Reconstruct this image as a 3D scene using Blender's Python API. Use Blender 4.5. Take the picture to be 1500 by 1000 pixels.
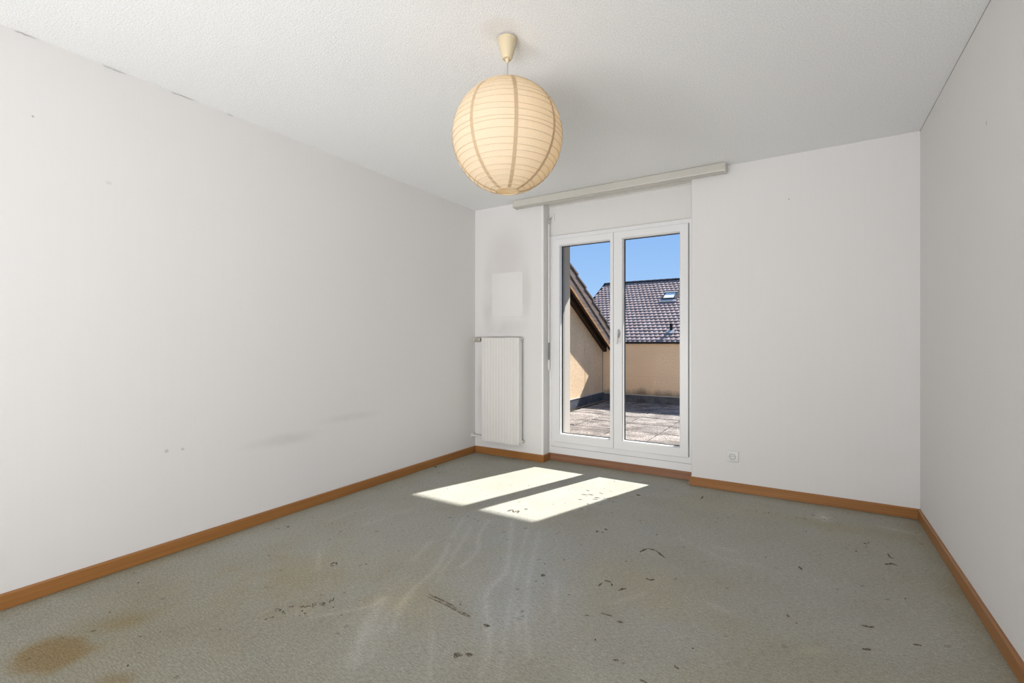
import bpy, bmesh, math, random
import numpy as np
from mathutils import Vector, Matrix

# ------------------------------------------------------------------ clear, camera, sky, sun, lamps, exposure
for o in list(bpy.data.objects):
    bpy.data.objects.remove(o)
SC = bpy.context.scene
COL = SC.collection
R = math.radians
PI = math.pi
random.seed(7)
rng = np.random.default_rng(7)

cam = bpy.data.cameras.new('camera')
cam.sensor_width = 36.0
cam.lens = 36.0 * 695.0 / 1500.0
cam.clip_start = 0.02
cam.clip_end = 400
cam_o = bpy.data.objects.new('camera', cam)
cam_o.location = (2.805, 0.0, 1.10)
cam_o.rotation_euler = (R(90), 0, R(31.85))
COL.objects.link(cam_o)
SC.camera = cam_o

SC.view_settings.view_transform = 'Standard'
SC.view_settings.look = 'None'
SC.view_settings.gamma = 1.0
SC.view_settings.use_curve_mapping = False
SC.view_settings.exposure = 0.09

w = bpy.data.worlds.new('sky')
SC.world = w
w.use_nodes = True
nt = w.node_tree
nt.nodes.clear()
n_tc = nt.nodes.new('ShaderNodeTexCoord')
n_sep = nt.nodes.new('ShaderNodeSeparateXYZ')
n_rmp = nt.nodes.new('ShaderNodeValToRGB')
n_bg = nt.nodes.new('ShaderNodeBackground')
n_out = nt.nodes.new('ShaderNodeOutputWorld')
nt.links.new(n_tc.outputs['Generated'], n_sep.inputs[0])
nt.links.new(n_sep.outputs['Z'], n_rmp.inputs[0])
nt.links.new(n_rmp.outputs[0], n_bg.inputs[0])
nt.links.new(n_bg.outputs[0], n_out.inputs[0])
cr = n_rmp.color_ramp
cr.elements[0].position = 0.0
cr.elements[0].color = (0.46, 0.64, 0.90, 1)
cr.elements[1].position = 1.0
cr.elements[1].color = (0.19, 0.39, 0.80, 1)
e = cr.elements.new(0.10); e.color = (0.350, 0.565, 0.90, 1)
e = cr.elements.new(0.24); e.color = (0.250, 0.460, 0.85, 1)
n_bg.inputs[1].default_value = 1.02

sun = bpy.data.lights.new('sun', 'SUN')
sun.energy = 11.0
sun.angle = R(0.9)
sun.color = (1.0, 0.965, 0.92)
sun_o = bpy.data.objects.new('sun', sun)
sun_o.rotation_euler = Vector((-0.347, -1.0, -0.885)).to_track_quat('-Z', 'Y').to_euler()
sun_o.location = (6, 14, 14)
COL.objects.link(sun_o)

# added fill lamps behind the camera: two soft, one bounced off the rear wall
def fill_lamp(name, loc, aim, size, size_y, watts, colr=(0.985, 0.985, 1.0), spread=PI):
    fl = bpy.data.lights.new(name, 'AREA')
    fl.shape = 'RECTANGLE'
    fl.size = size
    fl.size_y = size_y
    fl.energy = watts
    fl.color = colr
    fl.spread = spread
    ob = bpy.data.objects.new(name, fl)
    ob.location = loc
    ob.rotation_euler = Vector(aim).to_track_quat('-Z', 'Y').to_euler()
    COL.objects.link(ob)


fill_lamp('soft_fill', (2.60, -2.0, 0.40), (-0.43, 0.81, 0.38), 1.4, 1.0, 43, spread=R(108))
fill_lamp('soft_fill', (0.85, -2.05, 0.40), (0.25, 0.88, 0.42), 1.5, 1.0, 25, spread=R(108))
fill_lamp('bounce_fill', (1.9, -1.5, 1.2), (0.0, -0.9, 0.25), 0.5, 0.5, 14)


# ------------------------------------------------------------------ helpers
def wloc(o):
    v = Vector((0, 0, 0))
    while o is not None:
        v += o.location
        o = o.parent
    return v


def obj(name, bm, mat, parent=None, smooth=False, kind=None, label=None):
    bmesh.ops.recalc_face_normals(bm, faces=bm.faces[:])
    me = bpy.data.meshes.new(name)
    if parent is not None:
        bmesh.ops.translate(bm, verts=bm.verts[:], vec=-wloc(parent))
    bm.to_mesh(me)
    bm.free()
    if smooth:
        for p in me.polygons:
            p.use_smooth = True
        try:
            me.set_sharp_from_angle(angle=R(40))
        except Exception:
            pass
    if mat is not None:
        me.materials.append(mat)
    o = bpy.data.objects.new(name, me)
    COL.objects.link(o)
    if parent is not None:
        o.parent = parent
    if kind:
        o['kind'] = kind
    if label:
        o['label'] = label
    return o


def thing(name, label, cat, loc, group=None):
    o = bpy.data.objects.new(name, None)
    o.empty_display_size = 0.1
    o.location = loc
    COL.objects.link(o)
    o['label'] = label
    o['category'] = cat
    if group:
        o['group'] = group
    return o


def struct_empty(name, loc, label=None):
    o = bpy.data.objects.new(name, None)
    o.empty_display_size = 0.1
    o.location = loc
    COL.objects.link(o)
    o['kind'] = 'structure'
    if label:
        o['label'] = label
    return o


def struct(name, bm, mat, label=None, cat=None, smooth=False):
    o = obj(name, bm, mat, None, smooth)
    o['kind'] = 'structure'
    if label:
        o['label'] = label
    if cat:
        o['category'] = cat
    return o


def box(bm, x0, x1, y0, y1, z0, z1, bev=0.0, seg=2):
    vs = [bm.verts.new((x, y, z)) for x in (x0, x1) for y in (y0, y1) for z in (z0, z1)]
    idx = [(0, 1, 3, 2), (4, 6, 7, 5), (0, 4, 5, 1), (2, 3, 7, 6), (0, 2, 6, 4), (1, 5, 7, 3)]
    fs = [bm.faces.new([vs[i] for i in f]) for f in idx]
    if bev > 0:
        es = list({e for f in fs for e in f.edges})
        bmesh.ops.bevel(bm, geom=es, offset=bev, segments=seg, affect='EDGES', profile=0.5)
    return bm


def nb():
    return bmesh.new()


def B(*a, **k):
    return box(nb(), *a, **k)


def prism(bm, pts, axis, a, b):
    """closed polygon pts (2-D) swept along axis from a to b."""
    def P(p, t):
        if axis == 'X':
            return (t, p[0], p[1])
        if axis == 'Y':
            return (p[0], t, p[1])
        return (p[0], p[1], t)
    v0 = [bm.verts.new(P(p, a)) for p in pts]
    v1 = [bm.verts.new(P(p, b)) for p in pts]
    n = len(pts)
    bm.faces.new(v0)
    bm.faces.new(v1[::-1])
    for i in range(n):
        j = (i + 1) % n
        bm.faces.new((v0[i], v1[i], v1[j], v0[j]))
    return bm


def tube(bm, p0, p1, r0, r1=None, n=16, cap=True):
    r1 = r0 if r1 is None else r1
    p0, p1 = Vector(p0), Vector(p1)
    d = (p1 - p0).normalized()
    u = d.orthogonal().normalized()
    v = d.cross(u)
    a = [bm.verts.new(p0 + (u * math.cos(t) + v * math.sin(t)) * r0) for t in [2 * PI * i / n for i in range(n)]]
    b = [bm.verts.new(p1 + (u * math.cos(t) + v * math.sin(t)) * r1) for t in [2 * PI * i / n for i in range(n)]]
    for i in range(n):
        j = (i + 1) % n
        bm.faces.new((a[i], a[j], b[j], b[i]))
    if cap:
        bm.faces.new(a[::-1])
        bm.faces.new(b)
    return bm


def path_tube(bm, pts, r, n=10):
    pts = [Vector(p) for p in pts]
    rings = []
    u = None
    for i, p in enumerate(pts):
        d = (pts[min(i + 1, len(pts) - 1)] - pts[max(i - 1, 0)]).normalized()
        if u is None:
            u = d.orthogonal().normalized()
        else:
            u = (u - d * u.dot(d)).normalized()
        v = d.cross(u)
        rr = r[i] if isinstance(r, (list, tuple)) else r
        rings.append([bm.verts.new(p + (u * math.cos(2 * PI * k / n) + v * math.sin(2 * PI * k / n)) * rr) for k in range(n)])
    for a, b in zip(rings[:-1], rings[1:]):
        for i in range(n):
            j = (i + 1) % n
            bm.faces.new((a[i], a[j], b[j], b[i]))
    bm.faces.new(rings[0][::-1])
    bm.faces.new(rings[-1])
    return bm


def lathe(bm, prof, c=(0, 0, 0), n=32, axis='Z', cap=True):
    """prof: list of (r, h) along axis."""
    rings = []
    for r, h in prof:
        ring = []
        for i in range(n):
            t = 2 * PI * i / n
            a, b2 = r * math.cos(t), r * math.sin(t)
            if axis == 'Z':
                p = (c[0] + a, c[1] + b2, c[2] + h)
            elif axis == 'Y':
                p = (c[0] + a, c[1] + h, c[2] + b2)
            else:
                p = (c[0] + h, c[1] + a, c[2] + b2)
            ring.append(bm.verts.new(p))
        rings.append(ring)
    for a, b2 in zip(rings[:-1], rings[1:]):
        for i in range(n):
            j = (i + 1) % n
            bm.faces.new((a[i], a[j], b2[j], b2[i]))
    if cap:
        bm.faces.new(rings[0][::-1])
        bm.faces.new(rings[-1])
    return bm


def ring_xz(bm, outer, inner, y0, y1, ch=0.0):
    """rectangular frame in the XZ plane; outer / inner = (x0, x1, z0, z1); ch chamfers the inner front edge."""
    ox0, ox1, oz0, oz1 = outer
    ix0, ix1, iz0, iz1 = inner
    O = [(ox0, oz0), (ox1, oz0), (ox1, oz1), (ox0, oz1)]
    I = [(ix0, iz0), (ix1, iz0), (ix1, iz1), (ix0, iz1)]
    J = [(ix0 - ch, iz0 - ch), (ix1 + ch, iz0 - ch), (ix1 + ch, iz1 + ch), (ix0 - ch, iz1 + ch)]
    k = 0.003
    Oc = [(ox0 + k, oz0 + k), (ox1 - k, oz0 + k), (ox1 - k, oz1 - k), (ox0 + k, oz1 - k)]
    loops = [[(x, y0 + k, z) for x, z in O], [(x, y0, z) for x, z in Oc]]
    if ch > 0:
        loops += [[(x, y0, z) for x, z in J], [(x, y0 + ch * 1.2, z) for x, z in I]]
    else:
        loops += [[(x, y0, z) for x, z in I]]
    loops += [[(x, y1, z) for x, z in I], [(x, y1, z) for x, z in O]]
    L = [[bm.verts.new(p) for p in l] for l in loops]
    n = len(L)
    for a in range(n):
        A, C = L[a], L[(a + 1) % n]
        for i in range(4):
            j = (i + 1) % 4
            bm.faces.new((A[i], A[j], C[j], C[i]))
    return bm


def clip(poly, f):
    """clip a 2-D polygon to f(p) >= 0 (f linear)."""
    out = []
    for i in range(len(poly)):
        a, b = poly[i], poly[(i + 1) % len(poly)]
        fa, fb = f(a), f(b)
        if fa >= 0:
            out.append(a)
        if (fa >= 0) != (fb >= 0):
            t = fa / (fa - fb)
            out.append((a[0] + (b[0] - a[0]) * t, a[1] + (b[1] - a[1]) * t))
    return out


# ------------------------------------------------------------------ materials
class M:
    def __init__(s, name, rough=0.6, spec=0.4):
        s.m = bpy.data.materials.new(name)
        s.m.use_nodes = True
        s.t = s.m.node_tree
        s.b = s.t.nodes['Principled BSDF']
        s.b.inputs['Roughness'].default_value = rough
        s.b.inputs['Specular IOR Level'].default_value = spec
        s.out = [n for n in s.t.nodes if n.type == 'OUTPUT_MATERIAL'][0]
        s._tc = None

    def n(s, typ, **k):
        nd = s.t.nodes.new('ShaderNode' + typ)
        for a, v in k.items():
            setattr(nd, a, v)
        return nd

    def l(s, a, b):
        s.t.links.new(a, b)

    def tc(s, out='Object'):
        if s._tc is None:
            s._tc = s.n('TexCoord')
        return s._tc.outputs[out]

    def pos(s):
        return s.n('NewGeometry').outputs['Position']

    def map(s, src, scale=(1, 1, 1), loc=(0, 0, 0), rot=(0, 0, 0)):
        m = s.n('Mapping')
        m.inputs['Scale'].default_value = scale
        m.inputs['Location'].default_value = loc
        m.inputs['Rotation'].default_value = rot
        s.l(src, m.inputs['Vector'])
        return m.outputs[0]

    def noise(s, vec, scale, detail=3, rough=0.5, dist=0.0, out='Fac'):
        nd = s.n('TexNoise')
        nd.inputs['Scale'].default_value = scale
        nd.inputs['Detail'].default_value = detail
        nd.inputs['Roughness'].default_value = rough
        nd.inputs['Distortion'].default_value = dist
        s.l(vec, nd.inputs['Vector'])
        return nd.outputs[out]

    def ramp(s, fac, stops, interp='LINEAR'):
        nd = s.n('ValToRGB')
        c = nd.color_ramp
        c.interpolation = interp
        while len(c.elements) < len(stops):
            c.elements.new(0.5)
        for el, (p, v) in zip(c.elements, stops):
            el.position = p
            el.color = (v, v, v, 1) if isinstance(v, (int, float)) else (*v, 1)
        s.l(fac, nd.inputs[0])
        return nd.outputs[0]

    def mix(s, fac, a, b, mode='MIX'):
        nd = s.n('Mix', data_type='RGBA', blend_type=mode)
        for sock, v in ((nd.inputs[0], fac), (nd.inputs[6], a), (nd.inputs[7], b)):
            if isinstance(v, (int, float)):
                sock.default_value = v
            elif isinstance(v, tuple):
                sock.default_value = (*v, 1)
            else:
                s.l(v, sock)
        return nd.outputs[2]

    def math(s, op, a, b=0.0, clampit=False):
        nd = s.n('Math', operation=op, use_clamp=clampit)
        for sock, v in ((nd.inputs[0], a), (nd.inputs[1], b)):
            if isinstance(v, (int, float)):
                sock.default_value = v
            else:
                s.l(v, sock)
        return nd.outputs[0]

    def spot(s, vec, c, r, p0=0.2, p1=1.0):
        """soft ellipsoidal mask: 1 at c, 0 at radius r."""
        sub = s.n('VectorMath', operation='SUBTRACT')
        s.l(vec, sub.inputs[0])
        sub.inputs[1].default_value = c
        dv = s.n('VectorMath', operation='DIVIDE')
        s.l(sub.outputs[0], dv.inputs[0])
        dv.inputs[1].default_value = r
        ln = s.n('VectorMath', operation='LENGTH')
        s.l(dv.outputs[0], ln.inputs[0])
        mr = s.n('MapRange', interpolation_type='SMOOTHSTEP')
        mr.inputs[1].default_value = p0
        mr.inputs[2].default_value = p1
        mr.inputs[3].default_value = 1.0
        mr.inputs[4].default_value = 0.0
        s.l(ln.outputs['Value'], mr.inputs[0])
        return mr.outputs[0]

    def col(s, v):
        if isinstance(v, tuple):
            s.b.inputs['Base Color'].default_value = (*v, 1)
        else:
            s.l(v, s.b.inputs['Base Color'])
        return s

    def bump(s, h, strength=0.3, dist=0.01, prev=None):
        nd = s.n('Bump')
        nd.inputs['Strength'].default_value = strength
        nd.inputs['Distance'].default_value = dist
        s.l(h, nd.inputs['Height'])
        if prev is not None:
            s.l(prev, nd.inputs['Normal'])
        s.l(nd.outputs[0], s.b.inputs['Normal'])
        return nd.outputs[0]


def plain(name, c, rough=0.5, spec=0.4, var=0.05, scale=8.0, bump=0.0, metal=0.0):
    m = M(name, rough, spec)
    f = m.noise(m.pos(), scale, 4)
    a = tuple(x * (1 - var) for x in c)
    b = tuple(min(1, x * (1 + var)) for x in c)
    m.col(m.mix(f, a, b))
    m.b.inputs['Metallic'].default_value = metal
    if bump:
        m.bump(m.noise(m.pos(), scale * 20, 3), bump, 0.002)
    return m.m


# painted wallpaper with faint vertical weave
def wall_mat(name, base, marks=()):
    m = M(name, 0.85, 0.2)
    p = m.pos()
    big = m.noise(p, 1.1, 3)
    c = m.mix(big, tuple(x * 0.985 for x in base), tuple(min(1, x * 1.012) for x in base))
    streak = m.noise(m.map(p, (60, 60, 1.6)), 1.0, 3, 0.6)
    c = m.mix(m.ramp(streak, [(0.35, 0.0), (0.75, 0.10)]), c, tuple(x * 0.90 for x in base))
    for (cc, rr, colr, st, nz) in marks:
        k = m.spot(p, cc, rr)
        if nz:
            k = m.math('MULTIPLY', k, m.ramp(m.noise(p, nz, 3), [(0.3, 0.2), (0.65, 1.0)]))
        c = m.mix(m.math('MULTIPLY', k, st), c, colr)
    m.col(c)
    h = m.noise(m.map(p, (420, 420, 40)), 1.0, 2, 0.6)
    n1 = m.bump(h, 0.18, 0.0008)
    m.bump(m.noise(p, 3.0, 2), 0.05, 0.01, n1)
    return m.m


WALL = (0.755, 0.742, 0.730)
m_wall_left = wall_mat('wallpaper_left', WALL, [
    ((0, 1.80, 0.480), (0.5, 0.34, 0.055), (0.60, 0.59, 0.565), 0.6, 5),
    ((0, 2.30, 0.555), (0.5, 0.36, 0.040), (0.63, 0.62, 0.60), 0.5, 6),
    ((0, 1.139, 0.535), (0.5, 0.014, 0.014), (0.50, 0.48, 0.45), 0.8, 0),
    ((0, 1.213, 0.531), (0.5, 0.013, 0.011), (0.50, 0.48, 0.45), 0.8, 0),
    ((0, 0.641, 2.06), (0.5, 0.006, 0.007), (0.35, 0.33, 0.31), 0.8, 0),
    ((0, 0.90, 1.85), (0.5, 0.02, 0.012), (0.6, 0.58, 0.55), 0.6, 0),
])
m_wall_back = wall_mat('wallpaper_back', WALL, [
    ((0.37, 3.82, 1.88), (0.34, 0.5, 0.42), (0.62, 0.59, 0.565), 0.65, 0),
    ((0.16, 3.82, 1.50), (0.10, 0.5, 0.50), (0.575, 0.54, 0.51), 0.6, 3),
    ((0.58, 3.82, 1.55), (0.09, 0.5, 0.34), (0.60, 0.575, 0.55), 0.6, 0),
    ((0.36, 3.82, 1.24), (0.32, 0.5, 0.10), (0.575, 0.55, 0.525), 0.5, 4),
    ((0.07, 3.82, 0.65), (0.07, 0.5, 0.55), (0.55, 0.52, 0.485), 0.6, 3),
    ((3.20, 3.82, 0.35), (0.22, 0.5, 0.10), (0.72, 0.69, 0.67), 0.5, 6),
    ((2.70, 3.82, 2.09), (0.006, 0.5, 0.006), (0.25, 0.22, 0.20), 1.0, 0),
    ((2.35, 3.82, 1.05), (0.22, 0.5, 0.02), (0.76, 0.745, 0.73), 0.4, 6),
])
m_wall_right = wall_mat('wallpaper_right', WALL, [
    ((3.4, 2.547, 1.95), (0.5, 0.008, 0.014), (0.45, 0.42, 0.40), 0.9, 0),
    ((3.4, 2.75, 0.40), (0.5, 0.16, 0.05), (0.74, 0.73, 0.71), 0.5, 7),
])

# rough-cast plaster ceiling
m = M('rough_ceiling', 0.9, 0.15)
p = m.pos()
g = m.noise(p, 150, 4, 0.65)
g2 = m.noise(p, 260, 2, 0.6)
c = m.mix(m.ramp(g, [(0.30, 0.0), (0.72, 1.0)]), (0.73, 0.735, 0.73), (0.96, 0.965, 0.96))
c = m.mix(m.noise(p, 0.9, 2), c, (0.99, 0.99, 0.985), 'MULTIPLY')
c = m.mix(m.math('MULTIPLY', m.spot(p, (1.72, 1.66, 2.4), (0.11, 0.11, 0.4), 0.3, 1.0), 0.30), c, (0.55, 0.51, 0.48))
m.col(c)
n1 = m.bump(g, 0.42, 0.005)
m.bump(g2, 0.3, 0.002, n1)
m_ceiling = m.m

# worn loop-pile carpet; the point attribute 'wear_shade' holds stains, scuffs and painted shade
m = M('worn_carpet', 0.95, 0.08)
p = m.pos()
warp = m.noise(p, 9, 2, out='Color')
pv = m.n('VectorMath', operation='ADD')
wv = m.n('VectorMath', operation='SCALE')
wv.inputs['Scale'].default_value = 0.012
m.l(warp, wv.inputs[0])
m.l(p, pv.inputs[0])
m.l(wv.outputs[0], pv.inputs[1])
rib = m.noise(m.map(pv.outputs[0], (42, 190, 1)), 1.0, 3, 0.65)
pile = m.noise(p, 300, 4, 0.75)
blotch = m.noise(p, 2.0, 4, 0.55)
blotch2 = m.noise(m.map(p, (1, 1, 1), (4.3, 1.7, 0)), 4.5, 5, 0.6)
c = m.mix(m.ramp(blotch, [(0.34, 0.0), (0.66, 1.0)]), (0.338, 0.325, 0.276), (0.362, 0.364, 0.340))
c = m.mix(m.ramp(blotch2, [(0.35, 0.0), (0.75, 0.55)]), c, (0.405, 0.402, 0.362))
c = m.mix(m.ramp(rib, [(0.36, 0.42), (0.64, 0.0)]), c, (0.135, 0.128, 0.100))
c = m.mix(m.ramp(pile, [(0.34, 0.50), (0.60, 0.0)]), c, (0.125, 0.122, 0.098))
spk = m.noise(p, 75, 2, 0.6)
c = m.mix(m.ramp(spk, [(0.70, 0.0), (0.77, 0.5)]), c, (0.15, 0.135, 0.10))
att = m.n('Attribute', attribute_name='wear_shade')
c = m.mix(1.0, c, att.outputs['Color'], 'MULTIPLY')
c = m.mix(1.0, c, (1.54, 1.54, 1.56), 'MULTIPLY')
gr = m.noise(p, 120, 4, 0.8)
c = m.mix(m.ramp(gr, [(0.36, 0.0), (0.66, 1.0)]), m.mix(1.0, c, (0.80, 0.79, 0.77), 'MULTIPLY'), m.mix(1.0, c, (1.10, 1.10, 1.09), 'MULTIPLY'))
m.col(c)
hh = m.math('ADD', m.math('MULTIPLY', rib, 0.7), pile)
m.bump(hh, 0.55, 0.005)
m_carpet = m.m

m = M('carpet_backing', 0.9, 0.1)
m.col(m.mix(m.ramp(m.noise(m.pos(), 160, 3), [(0.35, 0.0), (0.65, 1.0)]), (0.06, 0.05, 0.038), (0.22, 0.195, 0.155)))
m_backing = m.m
m = M('carpet_raised', 0.95, 0.1)
m.col(m.mix(m.ramp(m.noise(m.pos(), 140, 3), [(0.35, 0.0), (0.65, 1.0)]), (0.22, 0.20, 0.155), (0.42, 0.395, 0.33)))
m_raised = m.m


# varnished wood skirting, grain along the given axis
def wood(name, a, b, axis, rough=0.35, spec=0.4):
    m = M(name, rough, spec)
    sc = {'X': (1.2, 60, 90), 'Y': (60, 1.2, 90), 'S': (60, 2.0, 60)}[axis]
    f = m.noise(m.map(m.pos(), sc), 1.0, 4, 0.6, 0.4)
    c = m.mix(m.ramp(f, [(0.3, 0.0), (0.7, 1.0)]), a, b)
    f2 = m.noise(m.pos(), 1.3, 2)
    c = m.mix(f2, c, (0.93, 0.90, 0.88), 'MULTIPLY')
    m.col(c)
    m.bump(f, 0.06, 0.001)
    return m.m


SKA, SKB = (0.285, 0.122, 0.033), (0.385, 0.178, 0.055)
m_skirt_y = wood('skirting_wood_y', SKA, SKB, 'Y')
m_skirt_x = wood('skirting_wood_x', SKA, SKB, 'X')
m_skirt_r = wood('recess_skirting_wood', (0.235, 0.110, 0.056), (0.33, 0.165, 0.090), 'X', 0.45)

m_frame = plain('white_plastic_frame', (0.80, 0.80, 0.80), 0.32, 0.45, 0.01)
m_gasket = plain('black_gasket', (0.018, 0.018, 0.02), 0.6, 0.3)
m_rail_alu = plain('grey_guide_rail', (0.34, 0.32, 0.295), 0.5, 0.4, 0.03)
m_cream = plain('cream_plastic', (0.60, 0.575, 0.52), 0.4, 0.4, 0.02)
m_capcream = plain('yellowed_plastic', (0.60, 0.51, 0.345), 0.4, 0.4, 0.03)
m_white = plain('white_enamel', (0.735, 0.72, 0.685), 0.35, 0.45, 0.012)
m_rod = plain('white_rod', (0.80, 0.79, 0.76), 0.4, 0.4, 0.02)
m_grip = plain('grey_grip', (0.20, 0.195, 0.185), 0.5, 0.4, 0.05)
m_metal = plain('dull_metal', (0.55, 0.52, 0.46), 0.4, 0.5, 0.15, 40, 0, 0.7)
m_brass = plain('dark_brass', (0.16, 0.13, 0.085), 0.45, 0.5, 0.2, 60, 0, 0.5)
m_handle = plain('pale_handle', (0.84, 0.84, 0.83), 0.25, 0.6, 0.01, 20)
m_dark = plain('dark_hole', (0.02, 0.02, 0.02), 0.8, 0.1)
m_socket = plain('socket_plastic', (0.74, 0.735, 0.715), 0.4, 0.4, 0.01)
m_cord = plain('grey_cord', (0.42, 0.39, 0.37), 0.5, 0.3)
m_wire = plain('hoop_wire', (0.56, 0.45, 0.31), 0.6, 0.2)

# glass: clear sheet, weak mirror
m = M('window_glass', 0.0)
m.t.nodes.remove(m.b)
tr = m.n('BsdfTransparent')
tr.inputs[0].default_value = (0.985, 0.992, 0.988, 1)
gl = m.n('BsdfGlossy')
gl.inputs['Roughness'].default_value = 0.0
mx = m.n('MixShader')
lw = m.n('LayerWeight')
lw.inputs[0].default_value = 0.12
m.l(m.math('MULTIPLY', lw.outputs['Fresnel'], 0.18), mx.inputs[0])
m.l(tr.outputs[0], mx.inputs[1])
m.l(gl.outputs[0], mx.inputs[2])
m.l(mx.outputs[0], m.out.inputs[0])
m_glass = m.m


# rice paper
def paper(name, c, trans):
    m = M(name, 0.9)
    m.t.nodes.remove(m.b)
    f = m.noise(m.pos(), 130, 4, 0.65)
    cc = m.mix(m.ramp(f, [(0.35, 0.0), (0.7, 1.0)]), tuple(x * 0.93 for x in c), c)
    d = m.n('BsdfDiffuse')
    t = m.n('BsdfTranslucent')
    m.l(cc, d.inputs[0])
    m.l(m.mix(1.0, cc, (1.0, 0.93, 0.80), 'MULTIPLY'), t.inputs[0])
    x = m.n('MixShader')
    x.inputs[0].default_value = trans
    m.l(d.outputs[0], x.inputs[1])
    m.l(t.outputs[0], x.inputs[2])
    m.l(x.outputs[0], m.out.inputs[0])
    return m.m


m_paper = paper('rice_paper', (0.83, 0.745, 0.62), 0.46)
m_seam = paper('double_rice_paper', (0.62, 0.49, 0.33), 0.28)
m = M('lit_bulb')
m.t.nodes.remove(m.b)
em = m.n('Emission')
em.inputs[0].default_value = (1.0, 0.80, 0.50, 1)
em.inputs[1].default_value = 17.0
m.l(em.outputs[0], m.out.inputs[0])
m_bulb = m.m


# outdoors
def stucco(name, a, b, dirt=None):
    m = M(name, 0.92, 0.1)
    p = m.pos()
    f = m.noise(p, 34, 4, 0.7)
    c = m.mix(m.ramp(f, [(0.3, 0.0), (0.7, 1.0)]), a, b)
    c = m.mix(m.ramp(m.noise(p, 1.6, 4), [(0.35, 0.0), (0.7, 0.30)]), c, tuple(x * 0.78 for x in a))
    sep = m.n('SeparateXYZ')
    m.l(p, sep.inputs[0])
    if dirt:
        zz = m.math('ADD', sep.outputs['Z'], m.math('MULTIPLY', m.math('SUBTRACT', m.noise(m.map(p, (1, 1, 0.2)), 5, 4), 0.5), 0.22))
        mr = m.n('MapRange')
        mr.inputs[1].default_value = dirt[0]
        mr.inputs[2].default_value = dirt[1]
        mr.inputs[3].default_value = dirt[2]
        mr.inputs[4].default_value = 0.0
        m.l(zz, mr.inputs[0])
        c = m.mix(mr.outputs[0], c, (0.10, 0.085, 0.065))
    m.col(c)
    m.bump(f, 0.7, 0.012)
    return m.m


m_stucco = stucco('tan_stucco', (0.66, 0.465, 0.285), (0.88, 0.67, 0.455))
m_stucco_far = stucco('tan_parapet_render', (0.86, 0.60, 0.37), (0.93, 0.69, 0.46), (0.14, 0.26, 0.75))
m_outwall = plain('outer_render', (0.60, 0.50, 0.38), 0.9, 0.1, 0.06, 6)
m = M('lead_flashing', 0.45, 0.4)
p = m.pos()
m.col(m.mix(m.ramp(m.noise(p, 5, 5, 0.65), [(0.35, 0.0), (0.7, 1.0)]), (0.042, 0.046, 0.056), (0.13, 0.14, 0.165)))
m_flash = m.m
m_lip = plain('pale_flashing_lip', (0.48, 0.45, 0.42), 0.6, 0.3, 0.1, 20)
m_cap = plain('dark_metal_coping', (0.035, 0.030, 0.028), 0.8, 0.12, 0.2, 12)
m = M('exposed_aggregate_paver', 0.9, 0.15)
p = m.pos()
a1 = m.noise(p, 60, 4, 0.7)
c = m.mix(m.ramp(a1, [(0.40, 0.0), (0.62, 1.0)]), (0.11, 0.095, 0.086), (0.56, 0.50, 0.455))
c = m.mix(m.ramp(m.noise(p, 3.5, 5, 0.65), [(0.42, 0.0), (0.60, 0.75)]), c, (0.10, 0.086, 0.078))
inf = m.n('ObjectInfo')
c = m.mix(1.0, c, m.ramp(inf.outputs['Random'], [(0.0, 0.82), (1.0, 1.08)]), 'MULTIPLY')
m.col(c)
m.bump(a1, 0.5, 0.008)
m_paver = m.m
m_joint = plain('mossy_joint_grit', (0.055, 0.05, 0.042), 0.95, 0.05, 0.4, 30, 0.4)
m_verge = wood('weathered_verge_wood', (0.085, 0.060, 0.050), (0.215, 0.165, 0.145), 'S', 0.8, 0.15)
m_rafter = wood('dark_stained_wood', (0.022, 0.013, 0.008), (0.055, 0.034, 0.022), 'S', 0.7, 0.2)
m_batten = wood('raw_orange_wood', (0.22, 0.10, 0.035), (0.50, 0.27, 0.11), 'S', 0.8, 0.15)
m_sidetile = plain('dark_roof_tile', (0.10, 0.072, 0.062), 0.8, 0.2, 0.3, 9, 0.3)
m = M('mauve_concrete_tile', 0.75, 0.25)
p = m.pos()
f = m.noise(p, 2.3, 4, 0.7)
c = m.mix(m.ramp(f, [(0.3, 0.0), (0.7, 1.0)]), (0.31, 0.205, 0.185), (0.47, 0.355, 0.325))
f = m.noise(p, 11, 3, 0.6)
c = m.mix(m.ramp(f, [(0.45, 0.0), (0.72, 0.6)]), c, (0.20, 0.135, 0.125))
m.col(c)
m_tile = m.m
m_ridge = plain('dark_ridge_tile', (0.065, 0.055, 0.058), 0.75, 0.2, 0.3, 4)
m_lead = plain('bright_lead_apron', (0.40, 0.375, 0.37), 0.8, 0.1, 0.15, 8)
m_skyl = plain('skylight_blind', (0.88, 0.88, 0.88), 0.6, 0.3, 0.02)
m_ground = plain('distant_lawn', (0.12, 0.16, 0.07), 0.95, 0.1, 0.3, 0.4)

# ------------------------------------------------------------------ room shell
H = 2.40
BH0 = 0.066
YB, YR, YO = 3.82, 3.945, 4.27        # room face of the end wall, recess face, outer face
Y0 = -2.40
YF = 0.25                             # the finely gridded part of the floor starts here
XL, XR = 0.765, 2.052                 # recess

# floor: fine grid carrying the wear attribute
nx, ny = 384, 420
xs = np.linspace(0, 3.4, nx)
ys = np.linspace(YF, YR + 0.02, ny)
GX, GY = np.meshgrid(xs, ys)
P2 = np.stack([GX.ravel(), GY.ravel()], 1)
N = len(P2)
wear_shade = np.ones((N, 3))


def smooth(t):
    t = np.clip(t, 0, 1)
    return t * t * (3 - 2 * t)


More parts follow.
